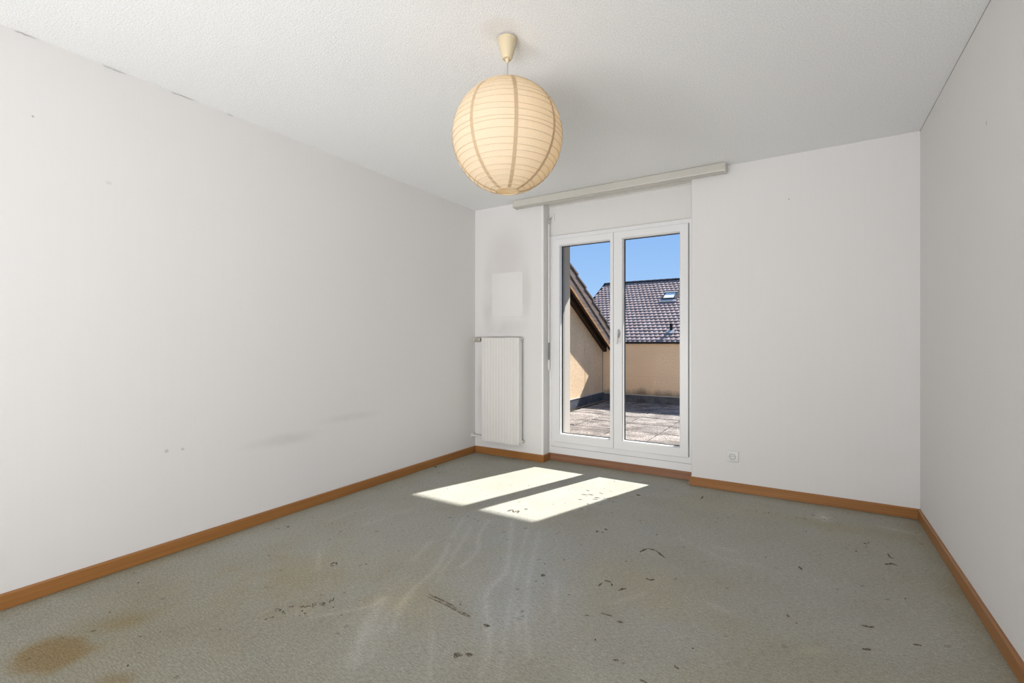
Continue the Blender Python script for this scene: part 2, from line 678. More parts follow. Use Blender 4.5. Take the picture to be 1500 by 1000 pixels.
def vnoise(scale, seed):
    r = np.random.default_rng(seed)
    g = r.random((64, 64))
    u, v = P2[:, 0] * scale + 20, P2[:, 1] * scale + 20
    i, j = np.floor(u).astype(int), np.floor(v).astype(int)
    a, b = smooth(u - i), smooth(v - j)
    G = lambda x, y: g[x % 64, y % 64]
    return (G(i, j) * (1 - a) * (1 - b) + G(i + 1, j) * a * (1 - b) + G(i, j + 1) * (1 - a) * b + G(i + 1, j + 1) * a * b)


fine = vnoise(45, 1) * 0.6 + vnoise(90, 2) * 0.4
mid = vnoise(9, 3) * 0.6 + vnoise(19, 4) * 0.4


def lay(k, mul):
    global wear_shade
    wear_shade *= 1 + k[:, None] * (np.array(mul) - 1)


def stroke(pts, wd, mul, st=1.0, rough=0.6):
    d = np.full(N, 9.0)
    # resample the polyline smoothly
    pts = np.array(pts, float)
    if len(pts) > 2:
        t = np.linspace(0, len(pts) - 1, 12 * len(pts))
        i = np.clip(t.astype(int), 0, len(pts) - 2)
        f = (t - i)[:, None]
        p0, p1, p2, p3 = pts[np.clip(i - 1, 0, None)], pts[i], pts[i + 1], pts[np.clip(i + 2, None, len(pts) - 1)]
        pts = 0.5 * ((2 * p1) + (-p0 + p2) * f + (2 * p0 - 5 * p1 + 4 * p2 - p3) * f ** 2 + (-p0 + 3 * p1 - 3 * p2 + p3) * f ** 3)
    for a, b in zip(pts[:-1], pts[1:]):
        ab = b - a
        L2 = max(ab @ ab, 1e-9)
        s = np.clip(((P2 - a) @ ab) / L2, 0, 1)
        q = a + s[:, None] * ab
        d = np.minimum(d, np.hypot(*(P2 - q).T))
    k = smooth(1 - d / wd) * st * (1 - rough + rough * np.clip(fine * 2.2 - 0.5, 0, 1))
    lay(k, mul)


def ell(c, r, mul, st=1.0, ang=0.0, edge=1.0, warp=0.35):
    d = P2 - np.array(c)
    ca, sa = math.cos(ang), math.sin(ang)
    u, v = d[:, 0] * ca + d[:, 1] * sa, -d[:, 0] * sa + d[:, 1] * ca
    q = np.hypot(u / r[0], v / r[1]) + (mid - 0.5) * warp * 2
    lay(smooth((1 - q) / edge) * st, mul)


LT = (1.17, 1.175, 1.20)
for pts, wd, st in [
    ([(1.266, 1.428), (1.387, 1.234), (1.478, 1.105)], 0.050, 0.95),
    ([(1.147, 2.399), (1.22, 2.201), (1.333, 2.022), (1.372, 1.833)], 0.022, 0.7),
    ([(1.154, 2.01), (1.282, 1.752), (1.317, 1.569), (1.39, 1.399), (1.463, 1.297)], 0.020, 0.8),
    ([(1.046, 1.984), (1.121, 1.762)], 0.022, 0.6),
    ([(0.992, 2.347), (1.11, 2.088)], 0.03, 0.5),
    ([(1.268, 2.474), (1.466, 2.133), (1.582, 1.907), (1.611, 1.727), (1.705, 1.575), (1.803, 1.458), (1.891, 1.282)], 0.024, 0.7),
    ([(1.826, 1.96), (1.933, 1.737)], 0.018, 0.6),
    ([(1.80, 1.654), (1.914, 1.481)], 0.018, 0.6),
    ([(0.629, 1.585), (0.80, 1.453)], 0.018, 0.8),
    ([(1.129, 1.189), (1.252, 1.352), (1.266, 1.428)], 0.018, 0.6),
    ([(0.313, 1.88), (0.335, 2.208)], 0.018, 0.5),
    ([(1.106, 2.272), (1.22, 2.01), (1.361, 1.671)], 0.020, 0.6),
    ([(1.50, 2.398), (1.689, 1.95), (1.844, 1.65), (1.98, 1.442)], 0.022, 0.55),
    ([(1.42, 2.40), (1.60, 2.0), (1.74, 1.70), (1.95, 1.30)], 0.016, 0.55),
    ([(2.46, 2.132), (2.521, 2.105)], 0.03, 0.6),
    ([(2.111, 1.916), (2.202, 2.068)], 0.022, 0.5),
    ([(2.888, 3.644), (2.898, 3.487)], 0.022, 0.75),
    ([(2.853, 3.525), (2.926, 3.57)], 0.018, 0.75),
    ([(2.86, 3.60), (2.93, 3.50)], 0.012, 0.75),
    ([(3.166, 3.556), (3.348, 3.523)], 0.010, 0.9),
    ([(2.395, 2.741), (2.48, 2.734)], 0.03, 0.5),
    ([(1.55, 1.42), (1.70, 1.25), (1.80, 1.12)], 0.016, 0.5),
    ([(1.33, 1.52), (1.40, 1.30), (1.52, 1.14)], 0.014, 0.45),
    ([(0.55, 1.95), (0.60, 2.35)], 0.03, 0.3),
    ([(2.20, 2.75), (2.42, 2.62), (2.60, 2.62)], 0.03, 0.35),
]:
    stroke(pts, wd * 1.0, LT, st, 0.25)
    stroke(pts, wd * 2.6, LT, st * 0.35, 0.3)
# bluish worn path, yellowed and greenish areas, drink stains
ell((1.66, 1.90), (0.42, 0.62), (1.01, 1.06, 1.16), 0.8, 0.4)
ell((1.20, 2.25), (0.45, 0.55), (1.00, 1.04, 1.10), 0.6, 0.3)
ell((0.75, 1.40), (0.45, 0.50), (0.95, 0.90, 0.76), 0.9)
ell((1.39, 1.48), (0.30, 0.26), (1.02, 0.97, 0.82), 0.8)
ell((2.20, 2.10), (0.45, 0.30), (1.02, 0.97, 0.84), 0.8)
ell((2.97, 3.42), (0.55, 0.16), (0.94, 0.90, 0.74), 0.8)
ell((2.85, 1.80), (0.60, 0.55), (0.95, 0.93, 0.84), 0.7)
ell((2.40, 1.30), (0.5, 0.4), (1.06, 1.03, 0.95), 0.7)
ell((2.30, 3.45), (0.55, 0.22), (1.05, 1.04, 0.98), 0.6)
ell((0.54, 0.557), (0.145, 0.12), (0.88, 0.76, 0.60), 1.0, 0.35, 0.5, 0.3)
ell((0.54, 0.557), (0.21, 0.15), (0.90, 0.80, 0.62), 0.7, 0.35, 0.8, 0.3)
ell((0.50, 0.765), (0.17, 0.11), (0.92, 0.82, 0.64), 0.8, 0.5)
ell((0.90, 0.63), (0.10, 0.05), (0.85, 0.72, 0.55), 0.8, 0.5)
ell((0.35, 0.95), (0.30, 0.30), (0.95, 0.90, 0.80), 0.6)
ell((0.85, 0.85), (0.75, 0.55), (0.90, 0.87, 0.79), 0.8, 0.6)
ell((1.056, 1.20), (0.10, 0.07), (1.10, 1.08, 1.05), 0.9, 0.6)
ell((2.83, 2.0), (0.10, 0.05), (1.14, 1.15, 1.10), 0.9, 0.6)
ell((2.13, 2.47), (0.07, 0.04), (1.16, 1.16, 1.15), 0.9)
lay(smooth((1.75 - P2[:, 1]) / 1.1) * np.clip(0.35 + 0.75 * mid, 0, 1), (0.84, 0.825, 0.775))   # painted light falloff: carpet darkened toward the camera, broken by noise
# grime along the skirting and worn lane by the window
edge = np.minimum(np.minimum(P2[:, 0], 3.4 - P2[:, 0]), np.where((P2[:, 0] > XL) & (P2[:, 0] < XR), YR - P2[:, 1], YB - P2[:, 1]))
lay(smooth(1 - np.clip(edge, 0, 1) / 0.16) * (0.35 + 0.65 * mid), (0.86, 0.82, 0.68))
# hundreds of tiny flecks
for _ in range(240):
    c0 = np.array([rng.uniform(0.05, 3.35), rng.uniform(0.3, 3.75)])
    sz = rng.uniform(0.004, 0.008)
    near = np.abs(P2 - c0).max(1) < sz * 1.6
    k = np.zeros(N)
    k[near] = smooth(1.4 - np.hypot(*(P2[near] - c0).T) / sz) * rng.uniform(0.4, 1.0)
    wear_shade[near] *= 1 + k[near][:, None] * (np.array((0.42, 0.38, 0.32) if rng.random() < 0.85 else (1.35, 1.3, 1.2)) - 1)

me = bpy.data.meshes.new('floor')
verts = np.concatenate([P2, np.zeros((N, 1))], 1)
ii = (np.arange(ny - 1)[:, None] * nx + np.arange(nx - 1)[None, :]).ravel()
quads = np.stack([ii, ii + 1, ii + nx + 1, ii + nx], 1)
x0, x1, y0, y1, zb = 0.0, 3.4, Y0, YR + 0.02, -0.12
extra = np.array([(x0, y0, zb), (x1, y0, zb), (x1, y1, zb), (x0, y1, zb), (x0, y0, 0.0), (x1, y0, 0.0)])
c00, c10, c11, c01 = 0, nx - 1, N - 1, N - nx
faces = [tuple(q) for q in quads.tolist()] + [(N, N + 3, N + 2, N + 1), (N + 4, N + 5, N + 1, N), (N + 4, N + 5, c10, c00), (N + 5, c10, c11, N + 2, N + 1), (c11, c01, N + 3, N + 2), (c01, c00, N + 4, N, N + 3)]
me.from_pydata(np.concatenate([verts, extra]).tolist(), [], faces)
at = me.attributes.new('wear_shade', 'FLOAT_COLOR', 'POINT')
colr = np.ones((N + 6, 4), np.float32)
colr[:N, :3] = wear_shade
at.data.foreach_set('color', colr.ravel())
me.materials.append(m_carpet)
floor = bpy.data.objects.new('floor', me)
COL.objects.link(floor)
floor['kind'] = 'structure'
floor['label'] = 'worn stained grey green carpet covering the whole room floor'

struct('ceiling', B(-0.3, 3.7, Y0 - 0.2, YO, H, H + 0.25), m_ceiling, 'white rough textured plaster ceiling')
wl = struct('wall_left', B(-0.3, 0.0, Y0 - 0.2, YO, -0.3, H), m_wall_left, 'long plain white papered wall with faint smudges')
struct('wall_right', B(3.4, 3.7, Y0 - 0.2, YO, -0.3, H), m_wall_right, 'plain white papered wall beside the outlet wall corner')
struct('wall_rear', B(0.0, 3.4, Y0 - 0.2, Y0, -0.3, H), m_wall_right, 'plain white wall behind the viewer')


def rounded(pts_round):
    """polygon with some corners rounded: list of (x, y, r)."""
    out = []
    n = len(pts_round)
    for i, (x, y, r) in enumerate(pts_round):
        if r == 0:
            out.append((x, y))
            continue
        p = Vector((x, y))
        a = (Vector(pts_round[i - 1][:2]) - p).normalized()
        b = (Vector(pts_round[(i + 1) % n][:2]) - p).normalized()
        c0 = p + (a + b) * r
        s, e2 = p + a * r - c0, p + b * r - c0
        for k in range(6):
            t = k / 5
            v = (s * math.cos(t * PI / 2) + e2 * math.sin(t * PI / 2))
            out.append(tuple(c0 + v))
    return out


bm = nb()
prism(bm, rounded([(0.0, YO, 0), (0.0, YB, 0), (XL, YB, 0.014), (XL, YR + 0.08, 0), (0.82, YR + 0.08, 0), (0.82, YO, 0)]), 'Z', -0.3, H)
prism(bm, rounded([(3.4, YB, 0), (3.4, YO, 0), (2.0, YO, 0), (2.0, YR + 0.08, 0), (XR, YR + 0.08, 0), (XR, YB, 0.010)]), 'Z', -0.3, H)
box(bm, XL - 0.02, XR + 0.02, YR, YO, 2.085, H)
box(bm, XL - 0.02, XR + 0.02, YR, YO, -0.3, 0.06)
wb = struct('wall_back', bm, m_wall_back, 'white end wall with the recessed balcony door', smooth=True)
# painted-over plate above the radiator
obj('painted_over_plate', box(nb(), 0.205, 0.552, YB - 0.004, YB + 0.01, 1.335, 1.757, 0.0035, 2), wall_mat('plate_paint', (0.775, 0.763, 0.75)), wb, True,
    label='slightly proud pale painted rectangle above the radiator')

obj('corner_bead', prism(nb(), rounded([(XL - 0.013, YB - 0.0012, 0), (XL + 0.0012, YB - 0.0012, 0.013), (XL + 0.0012, YB + 0.016, 0), (XL - 0.002, YB + 0.016, 0), (XL - 0.013, YB + 0.002, 0)]), 'Z', BH0, H - 0.001),
    plain('white_gloss_bead', (0.86, 0.86, 0.85), 0.3, 0.5, 0.01), wb, True, label='bright white corner bead')

for a, b in ((0.583, 0.650), (0.876, 0.968), (1.157, 1.270), (1.440, 1.471)):
    bm = nb()
    path_tube(bm, [(0.0015, a + (b - a) * k / 6, H - 0.004 + random.uniform(-0.003, 0.002)) for k in range(7)], [0.0004, 0.0012, 0.0008, 0.0013, 0.0010, 0.0008, 0.0004], 6)
    obj('crack', bm, m_rail_alu, wl)
obj('ceiling_joint', B(3.398, 3.40, 1.6, YB, H - 0.0025, H), m_rail_alu, bpy.data.objects['wall_right'])

# head strip over the recess
bm = nb()
box(bm, XL + 0.001, XR - 0.001, YR - 0.016, YR, 2.352, H)
trim = struct('trim_1', bm, m_cream, 'cream strip under the ceiling inside the door recess')
obj('bottom_lip', B(XL + 0.001, XR - 0.001, YR - 0.020, YR, 2.344, 2.352, bev=0.002), m_white, trim)
bm = nb()
box(bm, XL + 0.001, XR - 0.001, YR - 0.010, YR, 2.078, 2.088, 0.003, 2)
box(bm, XR - 0.030, XR - 0.026, YR - 0.003, YR, 2.088, 2.344)
struct('trim_2', bm, m_white, 'thin white moulding above the balcony door frame')

# baseboards
BH, BT = 0.066, 0.013


def bb_profile(h=BH, t=BT):
    return [(0, 0.002), (t, 0.002), (t, h - 0.006), (t - 0.005, h), (0, h)]


def board(name, axis, fixed, sgn, a, b, mat, lab, h=BH, t=BT):
    pts = [(fixed + sgn * u, z) for u, z in bb_profile(h, t)]
    return struct(name, prism(nb(), pts, axis, a, b), mat, lab)


board('baseboard_left', 'Y', 0.0, 1, Y0, YB - 0.0, m_skirt_y, 'orange brown wooden skirting along the long left wall')
board('baseboard_right', 'Y', 3.4, -1, Y0, YB, m_skirt_y, 'orange brown wooden skirting along the right wall')
board('baseboard_rear', 'X', Y0, 1, 0, 3.4, m_skirt_x, 'wooden skirting behind the viewer')
board('baseboard_back_left', 'X', YB, -1, BT, XL + BT, m_skirt_x, 'orange brown skirting below the radiator')
board('baseboard_back_right', 'X', YB, -1, XR - BT, 3.4 - BT, m_skirt_x, 'orange brown skirting below the outlet')
board('baseboard_jamb_left', 'Y', XL, 1, YB, YR, m_skirt_y, 'short skirting return beside the balcony door')
board('baseboard_jamb_right', 'Y', XR, -1, YB, YR, m_skirt_y, 'short skirting return at the outlet side of the door')
board('baseboard_recess', 'X', YR, -1, XL + BT, XR - BT, m_skirt_r, 'redder brown skirting under the balcony door')
# screw heads and a paint fleck on the skirting
# ------------------------------------------------------------------ balcony door
door = struct_empty('door_1', (1.41, YR, 0.06), 'white double balcony door with two tall panes')
fx0, fx1 = 0.786, 2.034
bm = nb()
ring_xz(bm, (fx0, fx1, 0.062, 2.078), (fx0 + 0.055, fx1 - 0.055, 0.185, 2.03), YR - 0.004, YR + 0.075)
box(bm, XL, fx0, YR, YR + 0.07, 0.062, 2.078)
box(bm, fx1, XR, YR, YR + 0.07, 0.062, 2.078)
obj('outer_frame', bm, m_frame, door)
obj('sill_board', B(XL + 0.002, XR - 0.002, YR - 0.008, YR + 0.02, 0.0665, 0.128, bev=0.002), m_frame, door)
obj('sill_joint', B(XL + 0.02, XR - 0.02, YR - 0.0065, YR - 0.003, 0.128, 0.131), m_rail_alu, door)
ob = obj('cover_strip', B(XL + 0.004, XL + 0.028, YR - 0.014, YR, 0.15, 2.075, bev=0.003), m_frame, door)

YS = YR - 0.020                                   # front of the sashes
GLY = YR + 0.030                                   # glass


def make_sash(x0, x1, z0, z1, g):
    s = obj('sash', ring_xz(nb(), (x0, x1, z0, z1), (g[0] - 0.004, g[1] + 0.004, g[2] - 0.004, g[3] + 0.004), YS, YR + 0.062, 0.004), m_frame, door)
    obj('glazing_bead', ring_xz(nb(), (g[0] - 0.0045, g[1] + 0.0045, g[2] - 0.0045, g[3] + 0.0045), g, YS + 0.012, GLY - 0.004, 0.003), m_frame, s)
    gi = 0.0035
    obj('gasket', ring_xz(nb(), (g[0] - 0.003, g[1] + 0.003, g[2] - 0.003, g[3] + 0.003), (g[0] + gi, g[1] - gi, g[2] + gi, g[3] - gi), GLY - 0.0035, GLY + 0.016), m_gasket, s)
    obj('glass_pane', B(g[0] - 0.003, g[1] + 0.003, GLY, GLY + 0.004, g[2] - 0.003, g[3] + 0.003), m_glass, s)
    return s


sl = make_sash(0.822, 1.3905, 0.178, 2.040, (0.882, 1.357, 0.255, 1.976))
sr = make_sash(1.3935, 2.008, 0.178, 2.040, (1.475, 1.940, 0.255, 1.976))
sl['label'] = 'narrower white casement'
sr['label'] = 'white casement carrying the handle'
# dark strips painting in the gap shadow beside and between the casements
bm = nb()
box(bm, 1.3895, 1.3945, YS + 0.006, YR + 0.02, 0.180, 2.038)
box(bm, 2.007, 2.0125, YS + 0.008, YR - 0.003, 0.186, 2.040)
obj('gap_shade_strip', bm, m_grip, door)
# handle: rosette plus bent lever
m_rosette = plain('grey_rosette', (0.46, 0.46, 0.46), 0.35, 0.5, 0.02, 20, 0, 0.4)
hd = obj('handle_rosette', lathe(nb(), [(0.0145, 0), (0.0145, -0.006), (0.012, -0.010)], (1.440, YS, 1.168), 24, 'Y'), m_rosette, sr, True)
for v in hd.data.vertices:
    v.co.z = (v.co.z - (1.168 - 0.06)) * 2.5 + (1.168 - 0.06)
obj('handle_lever', path_tube(nb(), [(1.440, YS - 0.008, 1.180), (1.441, YS - 0.036, 1.180), (1.4415, YS - 0.046, 1.176), (1.441, YS - 0.050, 1.165),
                                     (1.439, YS - 0.050, 1.13), (1.437, YS - 0.049, 1.085), (1.437, YS - 0.047, 1.078)],
                              [0.008, 0.008, 0.009, 0.0095, 0.009, 0.0085, 0.005], 14), m_handle, sr, True)
# roller blind guide rails and outer sill
obj('guide_rail', B(0.825, 0.846, YR + 0.12, YR + 0.165, 0.14, 2.085), m_rail_alu, door)
obj('guide_rail', B(1.974, 1.995, YR + 0.12, YR + 0.165, 0.14, 2.085), m_rail_alu, door)
m_reveal = plain('painted_reveal', (0.48, 0.45, 0.415), 0.8, 0.15, 0.03)
obj('reveal_lining', B(0.82, 0.825, YR + 0.085, YO, 0.10, 2.085), m_reveal, door)
obj('reveal_lining', B(1.995, 2.0, YR + 0.085, YO, 0.10, 2.085), m_reveal, door)
obj('outer_sill', B(0.82, 2.0, YR + 0.076, YO + 0.03, 0.06, 0.135, bev=0.004), m_rail_alu, door)

# ------------------------------------------------------------------ blind crank
ck = thing('blind_crank', 'slim white crank rod with grey grip hanging at the balcony door jamb', 'crank', (0.783, 3.90, 0.83))
obj('rod', tube(nb(), (0.783, 3.90, 1.085), (0.783, 3.90, 2.185), 0.0062), m_rod, ck, True)
obj('grip', tube(nb(), (0.783, 3.90, 0.93), (0.783, 3.90, 1.09), 0.0068), m_grip, ck, True, label='grey grip')
obj('lower_handle', tube(tube(nb(), (0.783, 3.90, 0.865), (0.783, 3.90, 0.932), 0.0085), (0.783, 3.90, 0.835), (0.783, 3.90, 0.865), 0.006, 0.0085), m_rod, ck, True)
bm = nb()
tube(bm, (0.783, 3.90, 2.18), (0.783, 3.90, 2.20), 0.008)
path_tube(bm, [(0.783, 3.90, 2.195), (0.786, 3.904, 2.222), (0.790, 3.915, 2.236), (0.792, 3.945, 2.258)], 0.005, 10)
lathe(bm, [(0.002, -0.010), (0.008, -0.007), (0.010, 0), (0.008, 0.007), (0.002, 0.010)], (0.785, 3.903, 2.215), 12)
obj('universal_joint', bm, m_metal, ck, True, label='dull metal joint')
obj('bracket', B(0.784, 0.822, YR - 0.010, YR, 2.215, 2.285, bev=0.003), m_white, ck, True)

# ------------------------------------------------------------------ curtain rail
rl = thing('curtain_rail', 'long cream curtain rail fixed to the ceiling above the balcony door', 'curtain rail', (1.41, 3.76, H))
prof = [(3.728, H - 0.001), (3.722, H - 0.006), (3.716, H - 0.052), (3.714, H - 0.057), (3.716, H - 0.064), (3.724, H - 0.066),
        (3.738, H - 0.066), (3.738, H - 0.058), (3.746, H - 0.058), (3.746, H - 0.066), (3.770, H - 0.066), (3.770, H - 0.058),
        (3.778, H - 0.058), (3.778, H - 0.066), (3.798, H - 0.066), (3.800, H - 0.060), (3.800, H - 0.001)]
obj('rail_body', prism(nb(), prof, 'X', 0.512, 2.296), m_cream, rl)
capp = [(3.730, H - 0.0005), (3.713, H - 0.058), (3.716, H - 0.069), (3.800, H - 0.069), (3.804, H - 0.06), (3.804, H - 0.0005)]
obj('end_cap', prism(nb(), capp, 'X', 0.503, 0.512), m_cream, rl)
obj('end_cap', prism(nb(), capp, 'X', 2.296, 2.306), m_cream, rl)
obj('glider_track', B(0.52, 2.29, 3.739, 3.745, H - 0.060, H - 0.056), m_dark, rl)
obj('glider_track', B(0.52, 2.29, 3.771, 3.777, H - 0.060, H - 0.056), m_dark, rl)

# ------------------------------------------------------------------ radiator
rx0, rx1, rz0, rz1 = 0.146, 0.564, 0.150, 1.136
RF = 3.720
rad = thing('radiator', 'white fluted panel radiator on the wall left of the balcony door', 'radiator', (0.355, 3.77, rz0))
npn = 13
pts = [(rx0, RF + 0.010)]
wd = (rx1 - rx0) / npn
for i in range(npn):
    a = rx0 + i * wd
    pts += [(a + 0.0025, RF + 0.0016), (a + 0.006, RF + 0.0003), (a + wd * 0.5, RF), (a + wd - 0.006, RF + 0.0003), (a + wd - 0.0025, RF + 0.0016)]
pts += [(rx1, RF + 0.010)]
obj('front_panel', prism(nb(), pts, 'Z', rz0, rz1 - 0.006), m_white, rad, True)
obj('rear_panel', B(rx0 + 0.006, rx1 - 0.006, RF + 0.050, RF + 0.062, rz0 + 0.02, rz1 - 0.02, bev=0.003), m_white, rad)
obj('side_cover', B(rx1 - 0.004, rx1 + 0.001, RF + 0.002, RF + 0.062, rz0 + 0.018, rz1 - 0.001, bev=0.002), m_frame, rad)  # whiter than the other cover, painting in the window light on this side
obj('side_cover', B(rx0 - 0.001, rx0 + 0.004, RF + 0.002, RF + 0.062, rz0 + 0.018, rz1 - 0.001, bev=0.002), m_white, rad)
bm = nb()
box(bm, rx0, rx1, RF + 0.004, RF + 0.010, rz1 - 0.007, rz1)
box(bm, rx0, rx1, RF + 0.054, RF + 0.062, rz1 - 0.007, rz1)
for i in range(26):
    a = rx0 + 0.005 + i * (rx1 - rx0 - 0.012) / 25
    box(bm, a - 0.0025, a + 0.0025, RF + 0.010, RF + 0.054, rz1 - 0.007, rz1 - 0.002)
obj('top_grille', bm, m_white, rad, kind='stuff')
bm = nb()
for i in range(20):
    a = rx0 + 0.02 + i * (rx1 - rx0 - 0.04) / 19
    box(bm, a - 0.001, a + 0.001, RF + 0.012, RF + 0.049, rz0 + 0.03, rz1 - 0.02)
obj('convector_fins', bm, m_white, rad, kind='stuff')
# thermostat valve: knob, body, elbow into the end wall
vx, vy, vz = 0.140, 3.770, 1.117
obj('valve_body', tube(tube(nb(), (0.108, vy, vz), (0.132, vy, vz), 0.015, 0.010), (0.130, vy, vz), (0.160, vy, vz), 0.0075), m_brass, rad, True, label='dark brass valve body')
bm = nb()
nk = 36
prof_k = [(0.012, 0.046), (0.021, 0.047), (0.0235, 0.058), (0.0235, 0.092), (0.020, 0.102), (0.013, 0.108)]
lathe(bm, prof_k, (0, vy, vz), nk, 'X')
for v in bm.verts:
    d = Vector((v.co.y - vy, v.co.z - vz))
    t = math.atan2(d.y, d.x)
    s = 1 + 0.05 * math.cos(12 * t)
    v.co.y, v.co.z = vy + d.x * s, vz + d.y * s
obj('valve_knob', bm, m_metal, rad, True, label='ribbed grey valve knob')
obj('valve_cap', lathe(nb(), [(0.012, 0.026), (0.024, 0.028), (0.024, 0.042), (0.014, 0.047)], (0, vy, vz), 28, 'X'), m_cream, rad, True)
obj('inlet_pipe', tube(nb(), (0.120, vy, vz), (0.120, YB, vz), 0.008), m_brass, rad, True)
# return pipe at the foot, vent and plug
obj('return_pipe', path_tube(nb(), [(0.0, 3.775, 0.175), (0.05, 3.775, 0.174), (0.10, 3.775, 0.172), (0.135, 3.775, 0.170)], [0.010, 0.010, 0.010, 0.010], 14), m_white, rad, True)
obj('return_valve', tube(nb(), (0.118, 3.775, 0.171), (0.160, 3.775, 0.170), 0.0125), m_brass, rad, True)
obj('pipe_rosette', lathe(nb(), [(0.026, 0.0), (0.024, 0.006), (0.012, 0.011)], (0.0, 3.775, 0.175), 24, 'X'), m_white, rad, True)
obj('vent_plug', tube(nb(), (rx1 - 0.002, 3.770, 1.112), (rx1 + 0.012, 3.770, 1.112), 0.010), m_metal, rad, True)
obj('drain_plug', tube(nb(), (rx1 - 0.002, 3.775, 0.178), (rx1 + 0.016, 3.775, 0.178), 0.010), m_white, rad, True)
for a in (rx0 + 0.06, rx1 - 0.06):
    obj('wall_bracket', B(a - 0.012, a + 0.012, RF + 0.060, YB + 0.002, rz0 + 0.04, rz0 + 0.075), m_white, rad)
    obj('wall_bracket', B(a - 0.012, a + 0.012, RF + 0.060, YB + 0.002, rz1 - 0.10, rz1 - 0.065), m_white, rad)
obj('foot_bracket', B(rx1 - 0.014, rx1 + 0.012, RF + 0.030, YB + 0.001, rz0 + 0.006, rz0 + 0.020, bev=0.003), m_white, rad)

# ------------------------------------------------------------------ power outlet
ox, oz = 2.342, 0.256
pw = thing('power_outlet', 'square white power outlet low on the wall right of the balcony door', 'outlet', (ox, YB, oz))
obj('cover_plate', box(nb(), ox - 0.040, ox + 0.040, YB - 0.010, YB + 0.002, oz - 0.040, oz + 0.040, 0.004, 3), m_socket, pw, True)
hexo = [(-0.0225, 0), (-0.0125, 0.0165), (0.0125, 0.0165), (0.0225, 0), (0.0125, -0.0165), (-0.0125, -0.0165)]
hexo = [(a * 0.95, b * 1.02) for a, b in hexo]
bm = nb()
oo = [bm.verts.new((ox + a * 1.12, YB - 0.0104, oz + b * 1.12)) for a, b in hexo]
i0 = [bm.verts.new((ox + a, YB - 0.0116, oz + b)) for a, b in hexo]
i1 = [bm.verts.new((ox + a * 0.96, YB - 0.0085, oz + b * 0.96)) for a, b in hexo]
for A, C in ((oo, i0), (i0, i1)):
    for i in range(6):
        j = (i + 1) % 6
        bm.faces.new((A[i], A[j], C[j], C[i]))
obj('socket_rim', bm, m_grip, pw)
obj('socket_insert', prism(nb(), [(ox + a * 0.93, oz + b * 0.93) for a, b in hexo], 'Y', YB - 0.0112, YB - 0.002), m_socket, pw)
for a, b in ((-0.0098, 0.0), (0.0, 0.005), (0.0098, 0.0)):
    obj('pin_hole', tube(nb(), (ox + a, YB - 0.0116, oz + b), (ox + a, YB - 0.004, oz + b), 0.0025, n=12), m_dark, pw)

# ------------------------------------------------------------------ paper lantern
LX, LY, LZ, LR = 1.716, 1.715, 1.972, 0.2345
ln = thing('paper_lantern', 'round cream paper lantern lamp glowing below the ceiling', 'lamp', (LX, LY, H))
# ceiling cup
obj('ceiling_cup', lathe(nb(), [(0.010, -0.093), (0.020, -0.092), (0.0225, -0.086), (0.0415, -0.012), (0.0415, -0.008), (0.037, -0.008)], (LX, LY, H), 36), m_capcream, ln, True,
    label='yellowed plastic ceiling cup')
obj('ceiling_hook', tube(nb(), (LX - 0.004, LY, H - 0.012), (LX - 0.004, LY, H), 0.012), m_dark, ln, True)
obj('cord_clamp', lathe(nb(), [(0.0045, -0.108), (0.007, -0.104), (0.010, -0.092)], (LX, LY, H), 20), m_capcream, ln, True)
obj('cord', tube(nb(), (LX, LY, H - 0.10), (LX, LY, LZ + 0.09), 0.0036), m_cord, ln, True)
obj('bulb_holder', lathe(nb(), [(0.010, 0.125), (0.020, 0.118), (0.021, 0.060), (0.016, 0.056)], (LX, LY, LZ), 24), m_capcream, ln, True)
obj('light_bulb', lathe(nb(), [(0.012, 0.058), (0.016, 0.045), (0.028, 0.018), (0.031, -0.002), (0.027, -0.020), (0.014, -0.031), (0.003, -0.033)], (LX, LY, LZ), 28), m_bulb, ln, True,
    label='lit warm bulb')
NH = 25
ths = [R(-78) + (R(74) + R(78)) * i / (NH - 1) for i in range(NH)]        # latitudes of the hoops
SEAM0 = R(31.85) + PI / 2 + PI      # azimuth facing the viewer's axis
seams = [SEAM0 + R(9) + R(45) * k for k in range(8)]


def lpt(az, lat, rr):
    return (LX + rr * math.cos(lat) * math.cos(az), LY + rr * math.cos(lat) * math.sin(az), LZ + rr * math.sin(lat))


prof_l = []
for i in range(NH - 1):
    for k in range(4):
        t = k / 4
        prof_l.append((ths[i] + (ths[i + 1] - ths[i]) * t, LR * (1 - 0.006 * math.sin(PI * t))))
prof_l.append((ths[-1], LR))
for k in range(8):
    bm = nb()
    na = 10
    g = [[bm.verts.new(lpt(seams[k] + R(45) * j / na, la, rr)) for j in range(na + 1)] for la, rr in prof_l]
    for a, b in zip(g[:-1], g[1:]):
        for j in range(na):
            bm.faces.new((a[j], a[j + 1], b[j + 1], b[j]))
    obj('paper_panel', bm, m_paper, ln, True)
    bm = nb()
    hw = lambda la: 0.0075 / max(LR * math.cos(la), 0.05)
    g = [[bm.verts.new(lpt(seams[k] + s * hw(la), la, rr + 0.0008)) for s in (-1, 0, 1)] for la, rr in prof_l]
    for a, b in zip(g[:-1], g[1:]):
        for j in range(2):
            bm.faces.new((a[j], a[j + 1], b[j + 1], b[j]))
    obj('paper_seam', bm, m_seam, ln, True)
